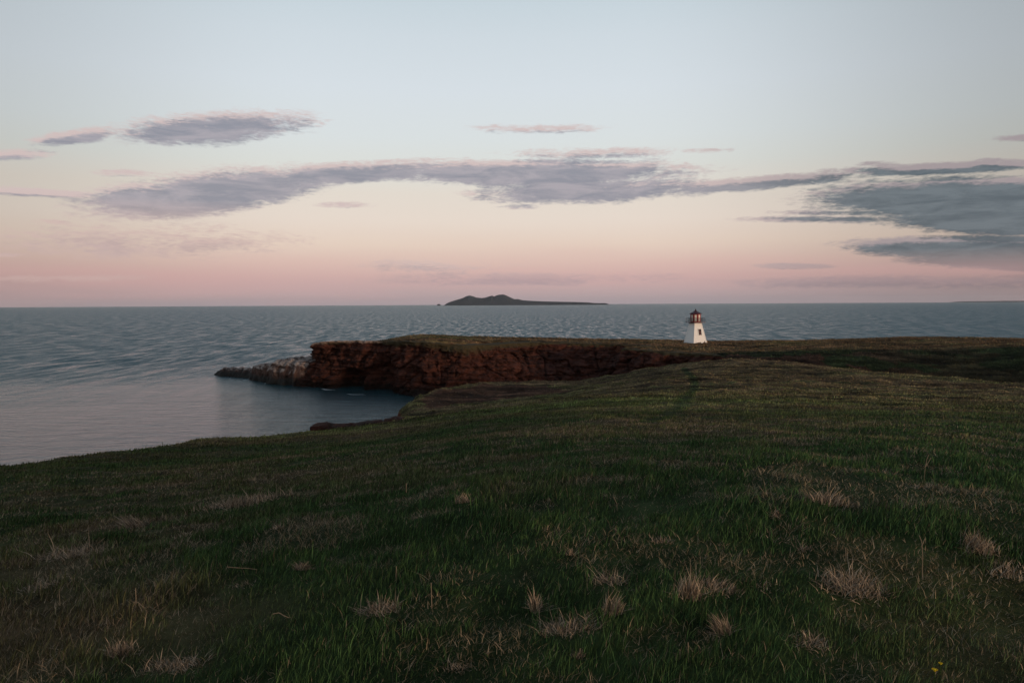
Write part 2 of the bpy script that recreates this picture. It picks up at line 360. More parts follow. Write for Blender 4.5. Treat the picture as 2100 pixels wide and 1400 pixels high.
b.put(p.inputs['Base Color'], c); p.inputs['Roughness'].default_value = .85
bp = b.n('ShaderNodeBump'); bp.inputs['Strength'].default_value = .8; bp.inputs['Distance'].default_value = .3
b.put(bp.inputs['Height'], b.noise(pos, 2.2, 7, .7)); b.put(p.inputs['Normal'], bp.outputs[0])

m_water, b, p = mat_new('sea water')
pos = b.n('ShaderNodeNewGeometry').outputs['Position']
sp = b.n('ShaderNodeSeparateXYZ'); b.put(sp.inputs[0], pos)
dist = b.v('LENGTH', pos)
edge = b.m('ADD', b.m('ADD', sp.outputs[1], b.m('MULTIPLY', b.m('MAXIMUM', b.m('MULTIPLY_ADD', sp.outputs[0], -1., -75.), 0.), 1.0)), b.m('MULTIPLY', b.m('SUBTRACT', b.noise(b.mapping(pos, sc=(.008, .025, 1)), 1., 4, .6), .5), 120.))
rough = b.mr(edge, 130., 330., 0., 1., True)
h1 = b.noise(b.mapping(pos, rot=(0, 0, R(12)), sc=(.16, .42, 1)), 1., 6, .62, .3)       # chop
h2 = b.noise(b.mapping(pos, rot=(0, 0, R(-9)), sc=(.018, .06, 1)), 1., 3, .55)           # swell
h3 = b.noise(b.mapping(pos, rot=(0, 0, R(20)), sc=(.55, 1.7, 1)), 1., 4, .6, .2)         # ripple
h5 = b.noise(b.mapping(pos, rot=(0, 0, R(8)), sc=(.14, .065, 1)), 1., 8, .62)
hh = b.m('ADD', b.m('MULTIPLY', b.m('MULTIPLY', h5, 3.0), b.mr(rough, 0, 1, .04, 1)), b.m('ADD', b.m('MULTIPLY', b.m('MULTIPLY', h1, 1.3), b.mr(rough, 0, 1, .42, 1.)), b.m('ADD', b.m('MULTIPLY', b.m('MULTIPLY', h2, 1.6), b.mr(rough, 0, 1, .05, 1)), b.m('MULTIPLY', h3, b.mr(rough, 0, 1, .17, .25)))))
bp = b.n('ShaderNodeBump'); bp.inputs['Strength'].default_value = 1; bp.inputs['Distance'].default_value = 1.
b.put(bp.inputs['Height'], hh); b.put(p.inputs['Normal'], bp.outputs[0])
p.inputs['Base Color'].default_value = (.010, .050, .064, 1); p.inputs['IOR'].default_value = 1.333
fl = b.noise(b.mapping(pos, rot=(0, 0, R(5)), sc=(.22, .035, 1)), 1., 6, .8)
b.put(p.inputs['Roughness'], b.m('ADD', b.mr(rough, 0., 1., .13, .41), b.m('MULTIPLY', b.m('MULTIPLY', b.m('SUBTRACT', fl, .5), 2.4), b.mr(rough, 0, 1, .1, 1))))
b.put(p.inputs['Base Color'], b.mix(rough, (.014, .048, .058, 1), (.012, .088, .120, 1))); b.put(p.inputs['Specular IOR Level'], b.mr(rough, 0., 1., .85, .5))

m_white = mat_simple('white painted boards', (.78, .78, .76), .55, .3, .06, 2.5)
m_red = mat_simple('dark red paint', (.27, .024, .024), .5, .4, .2, 4)
m_roof = mat_simple('dark red roof', (.055, .014, .022), .55, .4, .2, 4)
m_glass = mat_simple('dark window glass', (.018, .014, .012), .12, .5, .1, 3)
m_pane = mat_simple('pane with painted reflection', (.72, .68, .60), .25, .5, .05, 3)  # off-white colour stands in for bright sky reflected in the lantern glass
m_iron = mat_simple('dark iron rail', (.022, .014, .016), .5, .4, .2, 4)
m_stone = mat_simple('grey footing', (.10, .09, .08), .9, .2, .3, 3)
m_isle, b, p = mat_new('distant island land')
pos = b.n('ShaderNodeNewGeometry').outputs['Position']
c = b.ramp(b.noise(b.mapping(pos, sc=(.004, .004, .015)), 1., 6, .6), [(.35, (.026, .040, .050)), (.6, (.044, .058, .070)), (.8, (.075, .068, .072))])  # blue of the hazy distance put into the land colour, besides the haze volume
b.put(p.inputs['Base Color'], c); p.inputs['Roughness'].default_value = 1; p.inputs['Specular IOR Level'].default_value = 0
m_stem = mat_simple('dead stem', (.20, .155, .105), .8, .1, .25, 20)
m_yel = mat_simple('yellow petals', (.75, .52, .02), .7, .1, .1, 40)
m_gstem = mat_simple('green stem', (.04, .08, .02), .7, .1, .2, 20)
m_foam = mat_simple('foam', (.55, .55, .55), .8, .1, .2, 2)

# ------------------------------------------------------------------ water
rr = np.concatenate([np.geomspace(5, 25000, 90)]); th = np.linspace(-math.pi, math.pi, 181)[:-1]
vx = (rr[:, None]*np.sin(th)[None]).ravel(); vy = (rr[:, None]*np.cos(th)[None]).ravel()
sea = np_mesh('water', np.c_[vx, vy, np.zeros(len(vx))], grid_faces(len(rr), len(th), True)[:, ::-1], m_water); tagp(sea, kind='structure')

# ------------------------------------------------------------------ ground sheet
rows = np.concatenate([np.geomspace(.6, 60, 170), np.linspace(60.6, 118, 90), np.linspace(118.6, 222, 170), np.linspace(225, 640, 40)])
ang = np.concatenate([np.linspace(-180, -48, 40)[:-1], np.linspace(-48, 48, 560), np.linspace(48, 180, 40)[1:-1]])
th = np.radians(ang); X = (rows[:, None]*np.sin(th)[None]).ravel(); Y = (rows[:, None]*np.cos(th)[None]).ravel()
Z, SD = height(X, Y, True); T, DR, BK, SHD = tint(X, Y)
nc = len(ang); fc = grid_faces(len(rows), nc, True)
c0 = len(X); X = np.r_[X, 0]; Y = np.r_[Y, 0]; Z = np.r_[Z, hz(0, 0)]; T = np.r_[T, T[:1]]
keep = (Z[fc].max(1) > -2.9); fc = fc[keep]
fan = np.stack([np.full(nc, c0), (np.arange(nc)+1) % nc, np.arange(nc), np.arange(nc)], -1)
g = np_mesh('ground', np.c_[X, Y, Z], fc[:, ::-1], m_turf, T*.9, smooth=True); tagp(g, kind='structure')

# ------------------------------------------------------------------ cliffs
def strip(name, top, foot, mat, n=.35, rows=44, amp=1., caves=(), inland=6.5, soil=lambda x: .12, white=lambda x: 0., seed=0, under=-2):
    top = np.array(top, float); foot = np.array(foot, float)
    k = np.r_[0, np.cumsum(np.hypot(*(top[1:, :2]-top[:-1, :2]).T)+np.hypot(*(foot[1:, :2]-foot[:-1, :2]).T))]; k /= k[-1]
    L = max(np.hypot(*(top[1:, :2]-top[:-1, :2]).T).sum(), np.hypot(*(foot[1:, :2]-foot[:-1, :2]).T).sum())
    m = int(L/n); t = np.linspace(0, 1, m)
    def ip(P):
        q_ = np.stack([np.interp(t, k, P[:, i]) for i in range(3)], -1)
        w_ = max(3, int(2.2/n)) | 1; ker = np.ones(w_)/w_
        return np.stack([np.convolve(np.pad(q_[:, i], w_//2, mode='edge'), ker, 'valid') for i in range(3)], -1)
    Tt, Ft = ip(top), ip(foot); tang = np.gradient((Tt+Ft)/2, axis=0); tang[:, 2] = 0; tang /= np.linalg.norm(tang, axis=1)[:, None]
    nor = np.c_[tang[:, 1], -tang[:, 0], np.zeros(m)]                 # left to right with the sea in front
    s = np.linspace(0, 1, rows); P = []; C = []
    back = [(-inland, -.9), (-inland*.75, -.25), (-inland*.5, 0), (-inland*.25, 0), (-.35, .0)]
    for bk_, dz in back:
        q_ = Tt+nor*bk_; w2 = min(1, -bk_/inland); zt_ = tps(q_[:, 0].copy(), q_[:, 1].copy()); q_[:, 2] = Tt[:, 2]*(1-w2)+np.minimum(zt_, Tt[:, 2]+.8)*w2+dz+(fbm(q_[:, 0]*.8, q_[:, 1]*.8, o=3)-.5)*.5*(w2 > .1); P.append(q_); C.append(np.c_[np.ones(m), np.zeros(m), np.zeros(m)])
    for si in s:
        e = si**1.15; base = Tt*(1-e)+Ft*e; base[:, 2] = Tt[:, 2]*(1-si)+Ft[:, 2]*si
        x, y, z = base.T; bed = z+.05*x
        d = (fbm(x*.16+seed, y*.16, z*.16, o=6, g=.6)-.5)*7.0*amp*min(1, si*5)
        d += (vn(bed*1.1+seed, np.zeros(m), x*.03)-.5)*.9*amp*min(1, si*6) + (sst(.42, .5, vn(bed*2.3+seed, x*.12, y*.12))-.5)*.35*amp*min(1, si*8) + (fbm(x*.9, y*.9, bed*2.2+seed, o=3)-.5)*1.1*amp
        d -= (np.abs(vn(x*.33+seed, y*.33, z*.05)-.5) < .05)*1.0*amp*min(1, si*4); cr = fbm(x*1.6+seed, y*1.6, z*.3, o=2); d -= (cr > .62)*.5*amp*min(1, si*4)
        for (cx, cz, rx, rz, dep) in caves:
            rr_ = ((x-cx)/rx)**2+(np.maximum(z-cz, 0)/rz)**2; d -= dep*np.exp(-rr_**3)
        q_ = base+nor*d[:, None]; q_[:, 2] += (fbm(x*.7+3, y*.7, z*.7, o=2)-.5)*.25
        P.append(q_); C.append(np.c_[np.clip(1-si/np.maximum(soil(x)+0*x, .01), 0, 1)*.9, (white(x)+0*x)*np.clip(1-si*9, 0, 1), np.zeros(m)])
    q_ = P[-1].copy(); q_[:, 2] = under; q_ += nor*.6; P.append(q_); C.append(C[-1])
    o = np_mesh(name, np.concatenate(P), grid_faces(len(P), m), mat, np.concatenate(C)); return o
def pt(px, py, d): p = at_y(px, py, d); return (p.x, p.y, p.z)
def lift(P, dz=.03): return [(x, y, max(z, hz(x, y)+dz) if False else z) for x, y, z in P]
top = [(-49.5,190,9.0),(-50.5,185,9.6),pt(641,704,180),pt(660,700,178),pt(720,698,176.5),pt(790,700,173),pt(835,700,168),pt(880,702,166),pt(950,708,166),pt(1020,706,172),pt(1080,702,177),pt(1150,703,178.5),
       pt(1240,705,175.5),pt(1312,708,171),(29,167,9.8),pt(1272,714,162.5),pt(1330,719,158),pt(1400,724,154.5),pt(1440,725,151.5),pt(1492,731,147.5),(46,141,8.5)]
foot = [(-50,192,0),(-52.5,186,0),(-51.5,180,0),(-48,177,0),(-40.5,173.5,0),(-33,169,0),(-27,163,0),(-21.5,157,0),(-13,158,0),(-3,160,0),(5,163,0),(12,165,0),(18,164,0),(22,161,0),(21,158,0),(20,155,0),(24,150,0),(28,146,0),(31,143,0),(35,139,0),(41,136,2)]
def soilf(x): return .10+.22*np.exp(-((x+12)/12)**2)+.05*np.sin(x*.4)
cl = strip('cliff', top, foot, m_cliff, .21, 78, 1.1, caves=[(-38.8, 1.2, 3.4, 3.2, 5.5), (-31, 2.5, 3.2, 4.4, 3.5)], soil=soilf,
           white=lambda x: .75*sst(-27, -33, x), seed=3)
tagp(cl, kind='structure')
# near side of the cove, mostly turned away from the camera
top = [pt(640,886,43),pt(740,868,54),pt(820,853,63),pt(852,840,71),(-11.6,79,9.3),pt(862,811,87),pt(895,797,94.5),pt(1000,784,102),pt(1187,783,108.5),pt(1330,757,116),(32,123,9),(41,133,8.5)]
foot = [(-22,44,0),(-20,55,0),(-19,64,0),(-18.5,72,0),(-19.5,80,0),(-18.5,90,0),(-15,100,0),(-6,108,0),(7,115,0),(18,122,0),(27,130,0),(34,138,1)]
top = [(x, y, z-.6) for x, y, z in top]
cn = strip('cliff', top[::-1], foot[::-1], m_cliff, .5, 26, .6, soil=lambda x: .15+0*x, seed=9, inland=1.); tagp(cn, kind='structure')

# ------------------------------------------------------------------ rocks as things
def rock_ridge(name, spine, mat, n=.3, seed=0, label='', cat='rock', dip=.0, flute=0., rz=1.):
    """spine: (x,y,top z,half width); rounded-square section with bedding steps"""
    S = np.array(spine, float); k = np.r_[0, np.cumsum(np.hypot(*(S[1:, :2]-S[:-1, :2]).T))]; L = k[-1]; m = int(L/n); t = np.linspace(0, L, m)
    c = np.stack([np.interp(t, k, S[:, i]) for i in range(4)], -1)
    tg = np.gradient(c[:, :2], axis=0); tg /= np.linalg.norm(tg, axis=1)[:, None]; nn_ = np.c_[tg[:, 1], -tg[:, 0]]
    K = 44; P = []
    for j in range(K):
        a = math.pi*j/(K-1); u = math.cos(a); v = math.sin(a)
        u2 = math.copysign(abs(u)**.55, u); v2 = v**.5
        x = c[:, 0]+nn_[:, 0]*c[:, 3]*u2; y = c[:, 1]+nn_[:, 1]*c[:, 3]*u2
        z = -1.2+(c[:, 2]+1.2)*v2*(1+dip*u2)
        f = (fbm(x*.45+seed, y*.45, z*.5, o=5, g=.6)-.5)
        fl = (vn(t*.9+seed, 0*t, 0*t)-.5)*flute*(1-v2*.6)
        off = f*1.7+fl+(vn(z*1.8+seed, 0*z, 0*z)-.5)*.6
        x += nn_[:, 0]*off*np.sign(u2+.01)*abs(u2); y += nn_[:, 1]*off*np.sign(u2+.01)*abs(u2); z = z+(fbm(x*.5+7, y*.5+seed, o=4, g=.6)-.5)*1.5*v2*rz
        P.append(np.c_[x, y, z])
    for P_ in P:
        bl = np.floor(fbm(P_[:, 0]*.55+seed, P_[:, 1]*.55, o=2)*7)/7-.5; P_[:, 2] += bl*1.1*rz*np.clip((P_[:, 2]+.5)/3, 0, 1)
        P_[:, 2] -= (np.abs(vn(P_[:, 0]*.8+seed, P_[:, 1]*.25)-.5) < .07)*.7*rz*np.clip(P_[:, 2]/3, 0, 1)
    V_ = np.concatenate(P); F_ = grid_faces(K, m)
    o = np_mesh(name, V_, F_, mat)
    bm = bmesh.new(); bm.from_mesh(o.data)
    ee = [e for e in bm.edges if e.is_boundary]; bmesh.ops.holes_fill(bm, edges=ee, sides=0)
    bmesh.ops.triangulate(bm, faces=[f for f in bm.faces if len(f.verts) > 4]); bmesh.ops.recalc_face_normals(bm, faces=bm.faces)
    bm.to_mesh(o.data); bm.free(); return tagp(o, label, cat)
def zt(px, py, d): return at_y(px, py, d)
sp_ = []
for (px, pyt, d, hw) in [(449,762,213,1.6),(456,757,211,2.0),(470,752,208,2.4),(490,753,206,2.4),(508,755,204,2.2),(522,757,202,2.2),(536,751,199,2.6)]:
    a = zt(px, pyt, d); sp_.append((a.x, a.y, a.z-.25, hw))
rock_ridge('rock_ledge', sp_, m_ledge, .3, 4, 'low outer rock ledge with pale flat top running out into the sea', 'rock')
sp_ = []
for (px, pyt, d, hw) in [(533,750,197,2.6),(545,744,195,3.0),(560,744,193,3.2),(574,741,191,3.4)]:
    a = zt(px, pyt, d); sp_.append((a.x, a.y, a.z-.2, hw))
rock_ridge('rock_ledge', sp_, m_ledge, .25, 21, 'broken middle rock step between the low outer ledge and the fluted rock', 'rock', flute=1.)
sp_ = []
for (px, pyt, d, hw) in [(570,742,190,3.6),(580,735,188,4.2),(595,734,187,4.4),(612,733,186,4.6),(632,734,185,5.0),(648,735,184,4.)]:
    a = zt(px, pyt, d); sp_.append((a.x, a.y, a.z, hw))
rock_ridge('rock_ledge', sp_, m_ledge, .22, 33, 'tall fluted rock streaked white beside the red cliff nose', 'rock', dip=-.12, flute=2.2)
a = zt(795, 806, 164)
sp_ = []
for (px, pyt, d, hw) in [(649,873,50,.9),(662,870,51,1.4),(717,870,54,1.5),(730,866,55,1.6),(777,859,58,1.7),(801,858,60,1.7),(822,854,64,1.6)]:
    a = zt(px, pyt, d); sp_.append((a.x, a.y, a.z+.05, hw))
o = rock_ridge('rock_outcrop', sp_, m_cliff, .22, 55, 'dark red rock outcrop jutting past the near grass edge above the cove', 'rock', rz=.25)
for i, (x, y, L, wd, a, lb) in enumerate([(-62.5,186.5,2.6,.5,.2,'thin white foam line at the foot of the fluted rock'),(-43.8,172.3,4.6,.45,-.5,'thin white foam line by the cave mouth under the red cliff'),(-35,162.5,5.,.2,-.35,'faint foam streak on the dark cove water')]):
    bm = bmesh.new(); vs = []
    K = 18; up = []; dn = []
    for k in range(K+1):
        t = k/K; u = (t-.5)*L; hw_ = wd*math.sin(math.pi*t)*(.6+.7*random.random())+.02; v0 = .35*math.sin(t*7+i)
        for sgn, ls in ((1, up), (-1, dn)):
            vv = v0+sgn*hw_; ls.append(bm.verts.new((x+u*math.cos(a)-vv*math.sin(a), y+u*math.sin(a)+vv*math.cos(a), .05)))
    for k in range(K): bm.faces.new((dn[k], dn[k+1], up[k+1], up[k]))
    o = bm_obj('foam', bm, m_foam); tagp(o, lb, None, kind='stuff'); 

# ------------------------------------------------------------------ island and far coast
def ridge_land(name, prof, d, depth, base_px, mat, label=None, seed=0):
    xs = np.array([p_[0] for p_ in prof], float); hs = np.array([p_[1] for p_ in prof], float)
    m = 260; px = np.linspace(xs[0], xs[-1], m); hh = np.interp(px, xs, hs)*d/F
    X0 = (px-1050)/F*d; rows_ = 30; P = []
    for j in range(rows_):
        v = j/(rows_-1)*2-1; prof_ = max(0, 1-abs(v)**1.6)
        ridgeoff = (fbm(X0*.004+seed, 0*X0+v*3, o=4)-.5)
        z = hh*np.clip(prof_*(1+.0*ridgeoff)+ridgeoff*.5*(prof_*(1-prof_))*2, 0, 1)+(-2 if prof_ == 0 else 0)
        z = np.where(z > 0, z+np.minimum(hh*.25, 22)*(prof_ > .02), z) if False else z
        P.append(np.c_[X0, np.full(m, d)+v*depth*(.25+.75*np.minimum(1, hh/60)), z])
    o = np_mesh(name, np.concatenate(P), grid_faces(rows_, m), mat, smooth=False); tagp(o, label, kind='structure'); return o
bp_ = lambda a: 880+a/5.25
isl = [(170,0),(205,5),(240,8),(300,11.5),(370,15.5),(405,19),(440,20.4),(480,18.6),(510,16.2),(570,15),(610,16),(640,17.8),(680,20),(705,18),(720,19.5),(750,21.5),(800,22.2),(830,20.5),(860,17.5),(920,12.5),(960,12.5),(1010,10),(1100,8.7),(1250,7.4),(1400,6.6),(1550,6),(1700,5),(1780,3.6),(1900,3.2),(1925,0)]
io = ridge_land('island', [(bp_(a), h) for a, h in isl], 12000, 900, 0, m_isle)
st = rock_ridge('sea_stack', [((899-1050)/F*12000-14, 12000, 18, 18), ((899-1050)/F*12000+14, 12000, 30, 18), ((899-1050)/F*12000+40, 12000, 14, 12)], m_isle, 4, 2, 'tiny dark sea stack just off the left end of the distant island', 'rock')
ridge_land('far_coast', [(1960,0),(1975,2.0),(2020,2.2),(2060,2.6),(2120,2.4),(2300,3.2),(2600,2.6),(2700,0)], 20000, 1200, 0, m_isle, seed=5)

# ------------------------------------------------------------------ lighthouse
def box(bm, x0, x1, y0, y1, z0, z1):
    v = [bm.verts.new((x, y, z)) for z in (z0, z1) for x, y in ((x0, y0), (x1, y0), (x1, y1), (x0, y1))]
    for f in ((3,2,1,0),(4,5,6,7),(0,1,5,4),(1,2,6,5),(2,3,7,6),(3,0,4,7)): bm.faces.new([v[i] for i in f])
def ngon_ring(bm, n_, r, z, ph=0): return [bm.verts.new((r*math.cos(ph+2*math.pi*i/n_), r*math.sin(ph+2*math.pi*i/n_), z)) for i in range(n_)]
def loft(bm, rings, cap=True):
    for a, c in zip(rings[:-1], rings[1:]):
        for i in range(len(a)): bm.faces.new((a[i], a[(i+1) % len(a)], c[(i+1) % len(a)], c[i]))
    if cap: bm.faces.new(rings[0][::-1]); bm.faces.new(rings[-1])
def bar(bm, a, c, r, n_=6):
    a = Vector(a); c = Vector(c); d = (c-a).normalized(); u = d.orthogonal().normalized(); v = d.cross(u)
    rs = [[bm.verts.new(p_+(u*math.cos(t)+v*math.sin(t))*r) for t in [2*math.pi*i/n_ for i in range(n_)]] for p_ in (a, c)]; loft(bm, rs)
lp = at_y(1426, 702.5, 182)
LH = bpy.data.objects.new('lighthouse', None); COL.objects.link(LH)
LH.location = (lp.x, lp.y, min(hz(lp.x+dx_, lp.y+dy_) for dx_ in (-2.5, 0, 2.5) for dy_ in (-2.5, 0, 2.5))-.05)
viewaz = math.atan2(lp.x, lp.y)
# local -Y face (window) turned 37 degrees to the right of the line of sight
LH.rotation_euler = (0, 0, -viewaz + R(37))
tagp(LH, 'small white tapered wooden lighthouse with dark red lantern room on the grassy headland', 'lighthouse')
B, Tp, Hh = 2.02, 1.02, 5.15
bm = bmesh.new(); rgs = []
nbd = 26
for i in range(nbd):                       # lapped boards
    z0 = .22+(Hh-.22)*i/nbd; z1 = .22+(Hh-.22)*(i+1)/nbd
    for z, ex in ((z0, .022), (z1, .0)):
        h = B+(Tp-B)*(z/Hh)+ex; rgs.append([bm.verts.new((x*h, y*h, z)) for x, y in ((-1,-1),(1,-1),(1,1),(-1,1))])
loft(bm, rgs); body = bm_obj('tower', bm, m_white, LH)
bm = bmesh.new()
for sx, sy in ((-1,-1),(1,-1),(1,1),(-1,1)):
    rs = []
    for z in (.2, Hh-.003):
        h = B+(Tp-B)*(z/Hh)+.05; k = .13
        rs.append([bm.verts.new((sx*h-(k if q_[0] else 0)*sx, sy*h-(k if q_[1] else 0)*sy, z)) for q_ in ((0,0),(1,0),(1,1),(0,1))])
    loft(bm, rs)
bm_obj('corner_board', bm, m_white, LH)
bm = bmesh.new(); box(bm, -B-.12, B+.12, -B-.12, B+.12, -.7, .2); bm_obj('footing', bm, m_stone, LH)
# window on the -Y face, slightly right of its middle
def fy(z): return -(B+(Tp-B)*(z/Hh))-.022
slope = (B-Tp)/Hh
def tilt_box(bm, x0, x1, z0, z1, proud0, proud1):
    vs = []
    for pr in (proud0, proud1):
        for x, z in ((x0, z0), (x1, z0), (x1, z1), (x0, z1)): vs.append(bm.verts.new((x, fy(z)-pr, z)))
    for f in ((0,1,2,3),(7,6,5,4),(0,4,5,1),(1,5,6,2),(2,6,7,3),(3,7,4,0)): bm.faces.new([vs[i] for i in f])
wx, wz, ww, wh = .22, 2.95, .44, .74
bm = bmesh.new(); tilt_box(bm, wx-ww-.13, wx-ww, wz-wh-.1, wz+wh+.13, -.02, .07); tilt_box(bm, wx+ww, wx+ww+.10, wz-wh-.1, wz+wh+.13, -.02, .07)
tilt_box(bm, wx-ww, wx+ww, wz+wh, wz+wh+.13, -.02, .068); tilt_box(bm, wx-ww-.02, wx+ww+.02, wz-wh-.10, wz-wh, -.02, .10)
win = bm_obj('window', bm, m_white, LH)
bm = bmesh.new(); tilt_box(bm, wx-ww, wx+ww, wz-wh, wz+wh, -.02, .012); bm_obj('pane', bm, m_glass, win)
bm = bmesh.new(); tilt_box(bm, wx-.02, wx+.02, wz-wh, wz+wh, .0, .035); tilt_box(bm, wx-ww, wx+ww, wz-.02, wz+.02, .0, .033); bm_obj('glazing_bar', bm, m_red, win)
bm = bmesh.new(); tilt_box(bm, 1.28, 1.46, .32, .72, -.01, .05); bm_obj('vent', bm, m_iron, LH)
# gallery
G = 1.72
bm = bmesh.new(); box(bm, -G, G, -G, G, Hh+.10, Hh+.26); box(bm, -Tp-.16, Tp+.16, -Tp-.16, Tp+.16, Hh, Hh+.10)
gal = bm_obj('gallery', bm, m_roof, LH)
bm = bmesh.new(); gz = Hh+.26
for sx, sy in ((-1,-1),(1,-1),(1,1),(-1,1)):
    nx, ny = (-sy, sx)
    for t in (0, .333, .667):
        x = sx*(G-.08)+ (t*2*(G-.08))*(-sy if sx*sy < 0 else 0)*0
    # posts at the corner and thirds of one side
for side in range(4):
    Rm = Matrix.Rotation(side*math.pi/2, 3, 'Z')
    for t in (-1, -.33, .33):
        a_ = Rm @ Vector((t*(G-.08), -(G-.08), gz)); bar(bm, a_, a_+Vector((0, 0, .95)), .05)
    for z in (.93, .62, .32):
        bar(bm, Rm @ Vector((-(G-.08), -(G-.08), gz+z)), Rm @ Vector((G-.08, -(G-.08), gz+z)), .04 if z < .9 else .05)
bm_obj('railing', bm, m_iron, LH)
# lantern room: octagon
rl = 1.30; z0, z1 = gz, gz+2.0
ph = R(22.5)+R(-37+3)                     # so one face looks nearly at the camera
bm = bmesh.new(); loft(bm, [ngon_ring(bm, 8, rl, z0, ph), ngon_ring(bm, 8, rl, z1, ph)]); lan = bm_obj('lantern_room', bm, m_red, LH)
for i in range(8):
    a0 = ph+2*math.pi*i/8; am = a0+math.pi/8; ap = rl*math.cos(math.pi/8); ex = Vector((-math.sin(am), math.cos(am), 0)); nn_ = Vector((math.cos(am), math.sin(am), 0))
    def panel(bm, u0, u1, q0, q1, p0, p1):
        vs = [bm.verts.new(nn_*(ap+pr)+ex*u+Vector((0, 0, z))) for pr in (p0, p1) for u, z in ((u0, q0), (u1, q0), (u1, q1), (u0, q1))]
        for f in ((3,2,1,0),(4,5,6,7),(0,1,5,4),(1,2,6,5),(2,3,7,6),(3,0,4,7)): bm.faces.new([vs[k] for k in f])
    bm = bmesh.new(); hw_ = .26
    panel(bm, -hw_-.05, -hw_, z0+.12, z1-.15, -.01, .04); panel(bm, hw_, hw_+.05, z0+.12, z1-.15, -.01, .04)
    panel(bm, -hw_, hw_, z1-.20, z1-.15, -.01, .04); panel(bm, -hw_, hw_, z0+.12, z0+.17, -.01, .04)
    panel(bm, -hw_, hw_, z0+1.02, z0+1.06, -.01, .035)
    wf = bm_obj('window', bm, m_red, LH)
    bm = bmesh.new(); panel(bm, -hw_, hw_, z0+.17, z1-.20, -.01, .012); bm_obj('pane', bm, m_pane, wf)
bm = bmesh.new(); loft(bm, [ngon_ring(bm, 8, 1.66, z1-.02, ph), ngon_ring(bm, 8, 1.68, z1+.07, ph), ngon_ring(bm, 8, 1.0, z1+.38, ph), ngon_ring(bm, 8, .45, z1+.66, ph), ngon_ring(bm, 8, .13, z1+.88, ph)])
roof = bm_obj('roof', bm, m_roof, LH)
bm = bmesh.new(); bmesh.ops.create_uvsphere(bm, u_segments=12, v_segments=8, radius=.19, matrix=Matrix.Translation((0, 0, z1+1.02))); bar(bm, (0, 0, z1+.86), (0, 0, z1+1.26), .035)
bm_obj('finial', bm, m_roof, roof)

# ------------------------------------------------------------------ blades
def blades(root, hgt, wid, lean, col, curl=.5, face=None):
    """root (n,3), hgt, wid (n), lean (n,2) sideways offset of the tip per height"""
    n_ = len(root); a = rng.uniform(0, 2*math.pi, n_) if face is None else face
    side = np.c_[np.cos(a), np.sin(a), np.zeros(n_)]*(wid/2)[:, None]
    L3 = np.c_[lean, np.zeros(n_)]*hgt[:, None]; ll = np.hypot(lean[:, 0], lean[:, 1]); zf = 1/np.sqrt(1+ll**2)
    up = np.c_[np.zeros((n_, 2)), hgt*zf]
    mid = root+up*.55+L3*zf[:, None]*.35; tip = root+up+L3*zf[:, None]
    V_ = np.stack([root-side, root+side, mid+side*.8, mid-side*.8, tip], 1).reshape(-1, 3)
    i = np.arange(n_)[:, None]*5; F_ = np.concatenate([i+[0, 1, 2], i+[0, 2, 3], i+[3, 2, 4]], 1).reshape(-1, 3)
    C_ = np.repeat(col, 5, 0); return V_, F_, C_
def merge(parts):
    V_, F_, C_ = [], [], []; o = 0
    for v, f, c_ in parts: V_.append(v); F_.append(f+o); C_.append(c_); o += len(v)
    return np.concatenate(V_), np.concatenate(F_), np.concatenate(C_)
def scatter(d0, d1, rho, amax=44):
    n_ = int(rho*R(2*amax)*(d1*d1-d0*d0)/2); d = np.sqrt(rng.uniform(d0*d0, d1*d1, n_)); a = np.radians(rng.uniform(-amax, amax, n_))
    return d*np.sin(a), d*np.cos(a)
